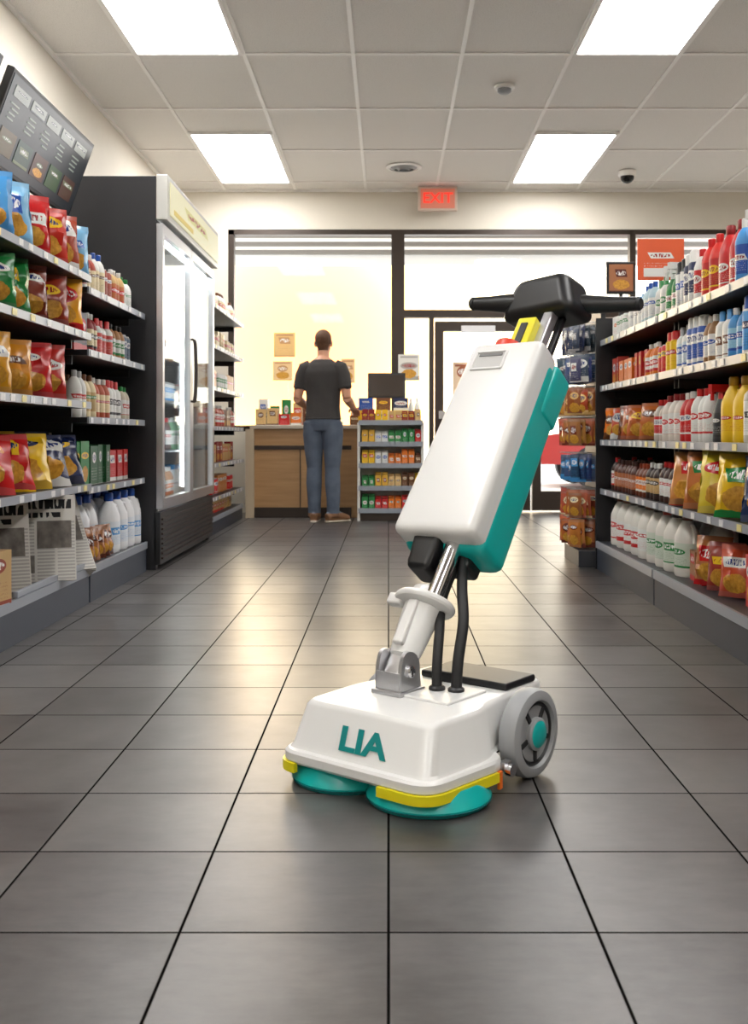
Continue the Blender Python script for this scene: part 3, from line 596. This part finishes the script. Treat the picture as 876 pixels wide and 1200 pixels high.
# ------------------------------------------------------------------ customer
def person():
    mb=MB()
    T=[(0,.0,.84),(0,0,.90),(0,0,.97),(0,0,1.06),(0,.005,1.16),(0,0,1.28),(0,-.01,1.38),(0,-.01,1.44),(0,-.005,1.485),(0,0,1.51)]
    r=[(.150,.105),(.165,.118),(.166,.118),(.158,.112),(.160,.112),(.174,.118),(.178,.112),(.155,.095),(.10,.075),(.06,.06)]
    mb.tube(T,r,n=24)
    mb.tube([(0,0,1.47),(0,.005,1.53),(0,.012,1.59)],[.062,.056,.056])
    mb.ell((0,.018,1.665),(.074,.094,.105)); mb.ell((0,.045,1.60),(.056,.062,.052)); mb.ell((0,.0,1.69),(.078,.09,.083))
    mb.ell((0,.115,1.64),(.013,.02,.022)); 
    for s_ in (-1,1): mb.ell((s_*.077,.01,1.64),(.012,.02,.032)); mb.ell((s_*.0,.105,1.605),(.024,.008,.008))
    for s_ in (-1,1):
        fx=.02 if s_>0 else 0.0
        L=[(s_*.085,0,.92),(s_*.090,.0,.80),(s_*.090,.005,.66),(s_*.085,.01,.50),(s_*.083+fx*.5,-.01,.36),(s_*.080+fx,-.012,.22),(s_*.078+fx,-.015,.10),(s_*.078+fx,-.015,.055)]
        mb.tube(L,[.098,.098,.085,.070,.072,.063,.058,.062],n=18)
        ang=0.15 if s_<0 else -.6
        dx,dy=-math.sin(ang),math.cos(ang)
        bx=s_*.078+fx
        pts=[(bx-dx*.075,-.015-dy*.075,.045),(bx-dx*.04,-.015-dy*.04,.055),(bx+dx*.05,-.015+dy*.05,.055),(bx+dx*.13,-.015+dy*.13,.04),(bx+dx*.185,-.015+dy*.185,.033)]
        mb.tube(pts,[(.032,.040),(.040,.055),(.044,.055),(.047,.040),(.034,.028)],ref=Vector((dy,-dx,0)))
        mb.tube([(bx-dx*.08,-.015-dy*.08,.012),(bx+dx*.05,-.015+dy*.05,.012),(bx+dx*.19,-.015+dy*.19,.012)],[(.034,.012),(.046,.012),(.036,.012)],ref=Vector((dy,-dx,0)))
    for s_ in (-1,1):
        el=(s_*.235,-.035,1.135); wr=(s_*(.235 if s_>0 else .20),.205,1.055)
        mb.tube([(s_*.12,-.01,1.435),(s_*.17,-.012,1.415),(s_*.198,-.015,1.35),(s_*.215,-.02,1.25),(s_*.221,-.025,1.225)],[.06,.064,.062,.060,.058],n=16)
        mb.tube([(s_*.207,-.015,1.30),(s_*.226,-.028,1.19),el],[.048,.045,.040])
        e2=Vector(el);w2=Vector(wr); mb.tube([e2+Vector((0,-.015,0)),e2.lerp(w2,.3),e2.lerp(w2,.7),w2],[.040,.043,.034,.027])
        d=(w2-e2).normalized(); sd=Vector((1,0,0)); sd=(sd-d*sd.dot(d)).normalized(); nrm=d.cross(sd)
        if nrm.z<0: nrm=-nrm
        mb.tube([w2-d*.01,w2+d*.04,w2+d*.095],[(.028,.018),(.040,.017),(.040,.014)],ref=sd)
        for i,(o,l) in enumerate(((-.030,.062),(-.010,.074),(.010,.078),(.030,.068))):
            o=o*s_; b0=w2+d*.085+sd*o
            mb.tube([b0,b0+d*l*.5-nrm*.004,b0+d*l*.8-nrm*.016,b0+d*l*.95-nrm*.03],[.0098,.0092,.0085,.007],n=8,ref=sd)
        b0=w2+d*.035-sd*s_*.034
        mb.tube([b0,b0-sd*s_*.022+d*.03-nrm*.006,b0-sd*s_*.026+d*.06-nrm*.012],[.013,.011,.008],n=8,ref=nrm)
    tmp=mb.build('tmp',[M_white]); md=tmp.modifiers.new('r','REMESH'); md.mode='VOXEL'; md.voxel_size=.0065
    sm=tmp.modifiers.new('s','SMOOTH'); sm.factor=.5; sm.iterations=3
    dg=C.evaluated_depsgraph_get(); me=D.meshes.new_from_object(tmp.evaluated_get(dg)); D.objects.remove(tmp)
    me.name='customer_body'; me.materials.clear()
    k=NT('jeans'); tc=k.n('ShaderNodeTexCoord').outputs['Object']; f=k.noise(tc,9,4); k.princ(Base_Color=k.mix(f,S(54,63,78),S(104,115,132)),Roughness=.85); mj=k.m
    ms=[mat('skin',S(205,150,120),.5),mat('tshirt_cotton',S(62,59,58),.9,var=.25,vs=10,bump=.7),mj,mat('hair_brown',S(92,62,42),.7,var=.4,vs=60,bump=.5),mat('shoe_leather',S(120,84,56),.6),mat('shoe_sole',S(205,195,178),.6)]
    for q in ms: me.materials.append(q)
    idx=[]
    for p in me.polygons:
        c=p.center; ax=abs(c.x)
        if c.z<.022: i=5
        elif c.z<.088: i=4
        elif c.z<.945: i=2 if not(ax>.19 and c.z>.8) else 0
        elif c.z<1.505:
            i=1
            if ax>.17 and c.z<1.222: i=0
            elif c.y>.12: i=0
            elif c.z>1.49: i=0
        else:
            i=0
            yy=c.y-.018
            if c.z>1.575 and (yy<-.03+max(0,(c.z-1.63))*.6 or c.z>1.722): i=3
            if ax>.079 and c.z<1.68: i=0
        idx.append(i)
    me.polygons.foreach_set('material_index',idx); me.polygons.foreach_set('use_smooth',[True]*len(me.polygons))
    e=empty('customer',(-.60,9.40,0),(0,0,math.radians(-12)))
    o=D.objects.new('body',me); C.collection.objects.link(o); o.parent=e
    for s_ in (-1,1):
        b_=MB(); b_.ell((s_*.03,.103,1.668),(.013,.01,.009)); b_.build('eye_%d'%(1 if s_<0 else 2),[M_white],e); b_=MB(); b_.ell((s_*.03,.111,1.668),(.006,.005,.006)); b_.build('iris_%d'%(1 if s_<0 else 2),[M_black],e)
    b_=MB()
    b_.tube([(.168*math.cos(a),.120*math.sin(a),.952) for a in [i*math.pi/12 for i in range(25)]],.006,n=8,ref=Vector((0,0,1))); b_.build('shirt_hem',[ms[1]],e)
    return e
person()
# ------------------------------------------------------------------ floor scrubber
rob=empty('floor_scrubber',(.02,2.45,0),(0,0,math.radians(-38.5)))
def rpoly(pts,rad,seg=6):
    out=[]; n=len(pts)
    for i in range(n):
        p=Vector(pts[i]);a=(Vector(pts[i-1])-p);b_=(Vector(pts[(i+1)%n])-p)
        r=rad[i] if isinstance(rad,(list,tuple)) else rad
        r=min(r,a.length*.48,b_.length*.48)
        p0=p+a.normalized()*r; p2=p+b_.normalized()*r
        for k_ in range(seg+1):
            t=k_/seg; out.append(p0*(1-t)**2+p*2*t*(1-t)+p2*t*t)
    return out
def loft(name,secs,m,parent,ang=35):
    mb=MB(); n=len(secs[0][0]); vs=[]
    for o,z in secs:
        for p in o: vs.append((p[0],p[1],z))
    b=mb.add(vs)
    for i in range(len(secs)-1):
        for j in range(n):
            k_=(j+1)%n; mb.face([b+i*n+j,b+i*n+k_,b+(i+1)*n+k_,b+(i+1)*n+j],(1,1,1))
    mb.face([b+j for j in range(n)][::-1],(1,1,1)); t=b+(len(secs)-1)*n; mb.face([t+j for j in range(n)],(1,1,1))
    return mb.build(name,[m],parent,True,ang)
def inset(pts,d):
    cx=.05; cy=.03
    return [(p[0]-(d if p[0]>cx else -d),p[1]-(d if p[1]>cy else -d)) for p in pts]
brim=[(-.165,-.240),(.268,-.240),(.290,.01),(.250,.055),(.205,.085),(.20,.30),(-.10,.30),(-.105,.085),(-.145,.055),(-.182,.005)]
rb=[.06,.06,.03,.03,.03,.03,.03,.03,.03,.05]
loft('brim',[(rpoly(inset(brim,.006),rb),.050),(rpoly(brim,rb),.057),(rpoly(brim,rb),.074),(rpoly(inset(brim,.005),rb),.080)],M_white,rob)
bod=[(-.153,-.214),(.252,-.214),(.265,-.01),(.24,.05),(.222,.12),(.205,.32),(-.112,.32),(-.128,.12),(-.145,.05),(-.160,-.01)]
top=[(-.132,-.182),(.236,-.182),(.244,-.01),(.230,.05),(.217,.12),(.200,.345),(-.105,.345),(-.122,.12),(-.133,.05),(-.140,-.01)]
rt=[.035,.035,.04,.04,.04,.03,.03,.04,.04,.04]
rt2=[.03,.03,.04,.04,.04,.025,.025,.04,.04,.04]
loft('base_cover',[(rpoly(inset(bod,-.006),rt),.078),(rpoly(bod,rt),.086),(rpoly([(a[0]*.08+b_[0]*.92,a[1]*.08+b_[1]*.92) for a,b_ in zip(bod,top)],rt2),.174),(rpoly(inset(top,.002),rt2),.180),(rpoly(inset(top,.007),rt2),.1845),(rpoly(inset(top,.014),rt2),.186)],M_white,rob,28)
lt=textobj('logo_text','LIA',.073,mat('logo_teal',S(10,135,135),.4),rob,(.063,-.2045,.121),(math.radians(90-17.5),0,0),.0012,.0022); lt.scale=(1.3,1,1)
rbox('deck_pad',(.075,.235,.194),(.255,.14,.018),M_black,.006,rob); rbox('deck_pad_latch',(.03,.165,.197),(.07,.03,.028),M_black,.006,rob)
rbox('top_plate',(.06,.05,.188),(.22,.16,.008),M_white,.003,rob)
def strip(name,o,i0,i1,off,z0,z1,m,th=.012):
    mb=MB(); P=[Vector((p[0],p[1])) for p in o][i0:i1]; vs=[]
    for i,p in enumerate(P):
        t=(P[min(i+1,len(P)-1)]-P[max(i-1,0)]).normalized(); nn=Vector((t.y,-t.x))
        a=p+nn*off; b_=p+nn*(off-th)
        vs+= [(a.x,a.y,z0),(a.x,a.y,z1),(b_.x,b_.y,z1),(b_.x,b_.y,z0)]
    b=mb.add(vs)
    for i in range(len(P)-1):
        for q in range(4): mb.face([b+i*4+q,b+i*4+(q+1)%4,b+(i+1)*4+(q+1)%4,b+(i+1)*4+q][::-1],(1,1,1))
    mb.face([b,b+1,b+2,b+3],(1,1,1)); t=b+(len(P)-1)*4; mb.face([t+3,t+2,t+1,t],(1,1,1))
    return mb.build(name,[m],rob,True,30)
dense=[]
o=rpoly(brim,rb,10)
for i in range(len(o)):
    a,b_=o[i],o[(i+1)%len(o)]; L=(b_-a).length; n=max(1,int(L/.008))
    for q in range(n): dense.append(a.lerp(b_,q/n))
def sel(f): return [p for p in dense if f(p)]
right=sel(lambda p:(p.x>.13 and p.y<-.2) or (p.x>.25 and p.y<.0)); left=sel(lambda p:(p.x<-.10 and p.y<-.18) )
left.sort(key=lambda p:math.atan2(p.y+.1,p.x-.0)); right.sort(key=lambda p:math.atan2(p.y+.1,p.x-.1))
strip('bumper_right',right,0,len(right),.006,.033,.054,M_yel); strip('bumper_left',left,0,len(left),.006,.033,.054,M_yel)
for i,(cx,cy,q) in enumerate(((-.055,-.112,1.03),(.172,-.106,1.08))):
    lobj('brush_%d'%(i+1),[(.118*q,.0),(.125*q,.004),(.128*q,.014),(.118*q,.034),(.108*q,.048),(.09,.050)],M_teal,rob,(cx,cy,0),n=56,ang=25)
    lobj('bristles_%d'%(i+1),[(.114*q,.0005),(.122*q,.0007),(.1295*q,.010),(.1295*q,.0105)],M_teald,rob,(cx,cy,0),n=56)
rbox('underbody',(.05,.1,.05),(.26,.34,.035),M_black,.006,rob)
def wheel(nm,x,s_,k_=1.0):
    w=empty(nm,(x,.156,.103*k_),(0,math.pi/2*s_,0),rob); w.scale=(k_,k_,k_)
    lobj('tyre',[(.060,-.026),(.090,-.026),(.099,-.020),(.103,-.008),(.103,.010),(.099,.022),(.088,.027),(.078,.027),(.074,.018),(.060,.016)],M_grey,w,n=64,ang=30)
    lobj('rim',[(.072,-.02),(.0735,.019),(.068,.021),(.062,.014),(.05,.012),(.034,.014),(.02,.014)],M_black,w,n=64,ang=30)
    for q in range(5):
        a=q*2*math.pi/5; rbox('spoke_%d'%(q+1),(.05*math.cos(a),.05*math.sin(a),.016),(.03,.012,.008),M_rub,.002,w,rot=(0,0,a))
    lobj('hub_ring',[(.038,.012),(.038,.026),(.034,.029)],M_grey,w,n=48); lobj('hub_cap',[(.031,.02),(.031,.030),(.027,.033),(.01,.034)],M_teal,w,n=48)
wheel('wheel_right',.270,1); wheel('wheel_left',-.150,-1,.93)
tobj('axle',[(-.14,.156,.1),(.25,.156,.103)],.012,M_alu,rob,ref=Vector((0,0,1)),smoothpts=False)
rbox('roller_bracket',(.284,.03,.060),(.016,.03,.02),M_alu,.002,rob); lobj('side_roller',[(.004,-.008),(.014,-.008),(.014,.008),(.004,.008)],M_chrome,rob,(.298,.03,.052),(0,math.pi/2,0),n=24)
rbox('orange_tab',(.290,.0,.036),(.008,.014,.04),M_orange,.002,rob,rot=(0,0,.1))
th=math.radians(37.4)
tl=empty('handle_assembly',(0,.0,.228),(0,0,0),rob); tl.rotation_mode='ZYX'; tl.rotation_euler=(-th,-.018,0)
for s_ in (-1,1):
    o=rpoly([(-.035,-.05),(.045,-.05),(.038,.03),(.012,.052),(-.02,.052),(-.032,.02)],.02,5)
    mb=MB(); n=len(o); b=mb.add([(s_*.034-.005,p[0],p[1]) for p in o]+[(s_*.034+.005,p[0],p[1]) for p in o])
    mb.face([b+i for i in range(n)],(1,1,1)); mb.face([b+n+i for i in range(n)][::-1],(1,1,1))
    for i in range(n): mb.face([b+i,b+n+i,b+n+(i+1)%n,b+(i+1)%n][::-1],(1,1,1))
    ob=mb.build('fork_plate_%d'%(1 if s_<0 else 2),[M_steel],rob,True,30); ob.location=(0,.0,.235)
    lobj('fork_bolt_%d'%(1 if s_<0 else 2),[(.014,0),(.014,.006),(.011,.008)],M_chrome,rob,(s_*.039,.0,.24),(0,math.pi/2*s_,0),n=24)
rbox('fork_base',(0,.005,.191),(.09,.10,.012),M_steel,.004,rob); rbox('fork_web',(0,-.033,.215),(.07,.006,.05),M_steel,.002,rob)
rbox('fork_block',(0,0,.012),(.055,.05,.07),M_steel,.01,tl)
def tl_lathe(nm,prof,m,loc=(0,0,0),sq=(1,1),n=36): return lobj(nm,prof,m,tl,loc,(0,0,0),n,sq)
tl_lathe('lower_arm',[(.026,.035),(.037,.045),(.041,.07),(.048,.15),(.050,.185),(.04,.19)],M_white,sq=(1.0,.9))
rbox('arm_rib',(0,-.04,.12),(.03,.02,.12),M_white,.006,tl)
tl_lathe('collar',[(.05,.178),(.078,.184),(.082,.189),(.082,.196),(.078,.201),(.045,.204)],M_white,sq=(1.0,.85))
rbox('collar_lug',(-.07,-.02,.185),(.045,.03,.03),M_white,.006,tl)
tl_lathe('arm_sleeve',[(.044,.2),(.041,.225),(.032,.232)],M_white)
tl_lathe('pole',[(.022,.2),(.022,.40)],M_chrome,(.038,-.024,0)); tl_lathe('pole_thin',[(.011,.2),(.011,.40)],M_chrome,(.0,.02,0))
rbox('tank_clamp',(-.03,-.01,.315),(.065,.09,.10),M_black,.014,tl,taper=(1.3,1.2)); rbox('tank_bracket',(.02,.04,.335),(.11,.07,.06),M_black,.012,tl)
lobj('clamp_knob',[(.02,-.01),(.022,.0),(.018,.02)],M_black,tl,(-.055,-.02,.30),(0,-math.pi/2,0),n=24)
def tank(name,a0,a1,b0,b1,c0,c1,m,wb=1.0,rad=.035,fr=.03):
    L=c1-c0; tt=sorted(set([0,.004,.012,.025,.045,.07,.5,.93,.955,.975,.988,.996,1]))
    out=[]
    for t in tt:
        c=c0+L*t; dd=min(t,1-t)*L; e=min(1,dd/fr); ins=fr*(1-math.sqrt(max(0,1-(1-e)**2)))
        k_=wb*(1-t)+1*t
        x0=a0*k_+ins;x1=a1*k_-ins;y0=b0+ins;y1=b1-ins
        out.append((rpoly([(x0,y0),(x1,y0),(x1,y1),(x0,y1)],rad,8),c))
    return loft(name,out,m,tl,60)
tank('clean_water_tank',-.116,.116,-.090,.015,.350,.985,M_white,1.08,.024,.018)
tank('recovery_tank',-.110,.1190,-.035,.092,.335,.955,M_teal,1.08,.024,.024)
tank('tank_lid',.02,.126,.0,.097,.80,.968,M_teal,1.0,.02,.012)
M_rec=mat('recess_shade',S(185,185,184),.5); M_rec2=mat('recess_shadow',S(110,110,110),.5)
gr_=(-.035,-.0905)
rbox('grip_shade_plate',(gr_[0],-.0895,.915),(.094,.003,.058),M_rec,.001,tl); rbox('grip_shade_strip',(gr_[0],-.0912,.935),(.076,.003,.010),M_rec2,.001,tl)  # flat plate and strip, the shade of a recess put into their greys
for nm,dx,dz,sx,sz in (('grip_rim_1',0,.031,.104,.007),('grip_rim_2',0,-.031,.104,.007),('grip_rim_3',-.049,0,.007,.066),('grip_rim_4',.049,0,.007,.066)): rbox(nm,(gr_[0]+dx,-.091,.915+dz),(sx,.008,sz),M_white,.0025,tl)
tl_lathe('filler_cap',[(.040,.98),(.042,.985),(.042,1.006),(.034,1.012)],M_redp,(-.025,-.04,0))
rbox('yellow_clip',(.0,-.03,1.05),(.06,.035,.13),M_yel,.006,tl); rbox('clip_slot',(.0,-.049,1.05),(.022,.006,.08),M_black,.002,tl)
rbox('neck',(.04,.0,1.06),(.034,.036,.26),M_steel,.008,tl); rbox('neck_rear',(.062,.03,1.06),(.02,.02,.24),M_black,.006,tl)
rbox('neck_collar',(.03,.0,.99),(.11,.08,.02),M_black,.006,tl)
hub=rbox('control_head',(.0,.02,1.235),(.265,.15,.135),M_black,.034,tl,seg=6,taper=(.68,.85),rot=(.35,0,-.12))
rbox('control_panel',(.0,.04,1.302),(.09,.06,.01),M_rub,.004,tl,rot=(.35,0,0))
for s_,pts in ((-1,[(-.05,.0,1.220),(-.12,-.015,1.213),(-.17,-.03,1.204),(-.215,-.045,1.196)]),(1,[(.05,.02,1.222),(.12,.035,1.226),(.20,.05,1.230),(.268,.06,1.233)])):
    tobj('grip_%d'%(1 if s_<0 else 2),pts,[.030,.028,.023,.020],M_black,tl,n=18,ref=Vector((0,0,1)))
    lobj('grip_cap_%d'%(1 if s_<0 else 2),[(.019,-.004),(.021,.004),(.016,.012)],M_rub,tl,pts[-1],(0,math.pi/2*s_,0),n=20)
tobj('hose_1',[(.075,.06,.185),(.075,.06,.25),(.06,.09,.32),(.032,.14,.39),(.025,.20,.46)],.0125,M_rub,rob)
tobj('hose_2',[(.12,.075,.185),(.122,.08,.26),(.11,.12,.35),(.072,.17,.42),(.045,.215,.49)],.0135,M_rub,rob)
for i,(x,y) in enumerate(((.075,.06),(.12,.075))): lobj('hose_socket_%d'%(i+1),[(.02,0),(.02,.01),(.015,.014)],M_black,rob,(x,y,.188),n=24)
# ------------------------------------------------------------------ outside
slab('pavement',-30,30,YB+.13,60,-.12,-.02,mat('concrete',S(205,200,190),.8,var=.06,vs=1.5))
e=empty('awning'); M_sof=mat('soffit_white',S(235,232,225),.7)
slab('soffit',-8,12,YB+.2,15.0,3.5,3.55,M_sof,e); slab('fascia',-8,12,15.0,15.12,3.3,3.75,M_sof,e)
M_rib=mat('rib',S(130,124,116),.7)
for i in range(7): slab('rib_%d'%(i+1),-8,12,YB+.6+i*.62,YB+.66+i*.62,3.44,3.5,M_rib,e)
for i,x in enumerate((-6.5,7.5)): slab('post_%d'%(i+1),x,x+.2,14.7,14.9,0,3.5,M_sof,e)
def car(x,y):
    e=empty('parked_car',(x,y,0)); mp_=mat('car_paint',S(160,40,36),.3,coat=.6)
    prof=[(-2.1,.35),(-2.12,.62),(-2.0,.80),(-1.25,.92),(-.65,1.38),(.55,1.42),(1.25,1.0),(1.95,.92),(2.12,.7),(2.1,.35)]
    mb=MB(); n=len(prof)
    def W(z): return .85 if z<.95 else .85-(z-.95)*.45
    b=mb.add([(p[0],-W(p[1]),p[1]) for p in prof]+[(p[0],W(p[1]),p[1]) for p in prof])
    mb.face([b+i for i in range(n)][::-1],(1,1,1)); mb.face([b+n+i for i in range(n)],(1,1,1))
    for i in range(n): mb.face([b+i,b+(i+1)%n,b+n+(i+1)%n,b+n+i],(1,1,1))
    mb.build('body',[mp_],e,True,30)
    gm=mat('car_glass',(.02,.025,.03),.08)
    mb=MB(); q=[(-1.1,.97),(-.62,1.32),(-.05,1.35),(-.05,.97)]; q2=[(.02,.97),(.02,1.35),(.5,1.36),(1.08,1.0)]
    for s_ in (-1,1):
        for Q in (q,q2):
            b=mb.add([(p[0],s_*(W(p[1])+.012),p[1]) for p in Q]); mb.face([b,b+1,b+2,b+3],(1,1,1))
    mb.build('side_glass',[gm],e,False)
    for i,(wx,wy) in enumerate(((-1.3,-.8),(1.3,-.8),(-1.3,.8),(1.3,.8))):
        lobj('tyre_%d'%(i+1),[(.2,-.1),(.31,-.1),(.325,-.06),(.325,.06),(.31,.1),(.2,.1)],M_rub,e,(wx,wy,.31),(math.pi/2,0,0)); lobj('rim_%d'%(i+1),[(.2,-.11),(.2,.11)],M_alu,e,(wx,wy,.31),(math.pi/2,0,0))
car(4.45,16.6)
# ------------------------------------------------------------------ world
w=D.worlds.new('sky'); sc.world=w; w.use_nodes=True; nt=w.node_tree; nt.nodes.clear()
o_=nt.nodes.new('ShaderNodeOutputWorld'); bg=nt.nodes.new('ShaderNodeBackground'); nt.links.new(bg.outputs[0],o_.inputs[0])
tc=nt.nodes.new('ShaderNodeTexCoord'); dt=nt.nodes.new('ShaderNodeVectorMath'); dt.operation='DOT_PRODUCT'; nt.links.new(tc.outputs['Generated'],dt.inputs[0]); sd=Vector((-.085,1,.085)).normalized(); dt.inputs[1].default_value=sd
cr=nt.nodes.new('ShaderNodeValToRGB'); nt.links.new(dt.outputs['Value'],cr.inputs[0])
cr.color_ramp.elements[0].position=.0; cr.color_ramp.elements[0].color=(.80,.88,1,1)
cr.color_ramp.elements[1].position=1; cr.color_ramp.elements[1].color=(1.0,.36,.125,1)
for p_,c_ in ((.9985,(1,.42,.14,1)),(.995,(1,.6,.185,1)),(.985,(1,.8,.45,1)),(.965,(1,.92,.75,1)),(.90,(.98,.97,.96,1))): x=cr.color_ramp.elements.new(p_); x.color=c_
nt.links.new(cr.outputs[0],bg.inputs[0]); bg.inputs[1].default_value=5.0
L=D.lights.new('sun','SUN'); L.energy=1.0; L.angle=.3; L.color=(1,.82,.58); so=D.objects.new('sun',L); C.collection.objects.link(so); so.rotation_mode='QUATERNION'; so.rotation_quaternion=Vector((.09,-1,-.13)).to_track_quat('-Z','Y')
# ------------------------------------------------------------------ camera
cam=D.cameras.new('camera'); co=D.objects.new('camera',cam); C.collection.objects.link(co); sc.camera=co
co.location=(0,0,.8); co.rotation_euler=(math.pi/2,0,0)
cam.sensor_fit='VERTICAL'; cam.sensor_height=36; cam.sensor_width=36; cam.lens=36; cam.shift_x=-17/1200; cam.shift_y=-90/1200
cam.dof.use_dof=True; cam.dof.focus_distance=3.0; cam.dof.aperture_fstop=9
sc.view_settings.view_transform='Standard'; sc.view_settings.look='None'; sc.view_settings.exposure=0.12
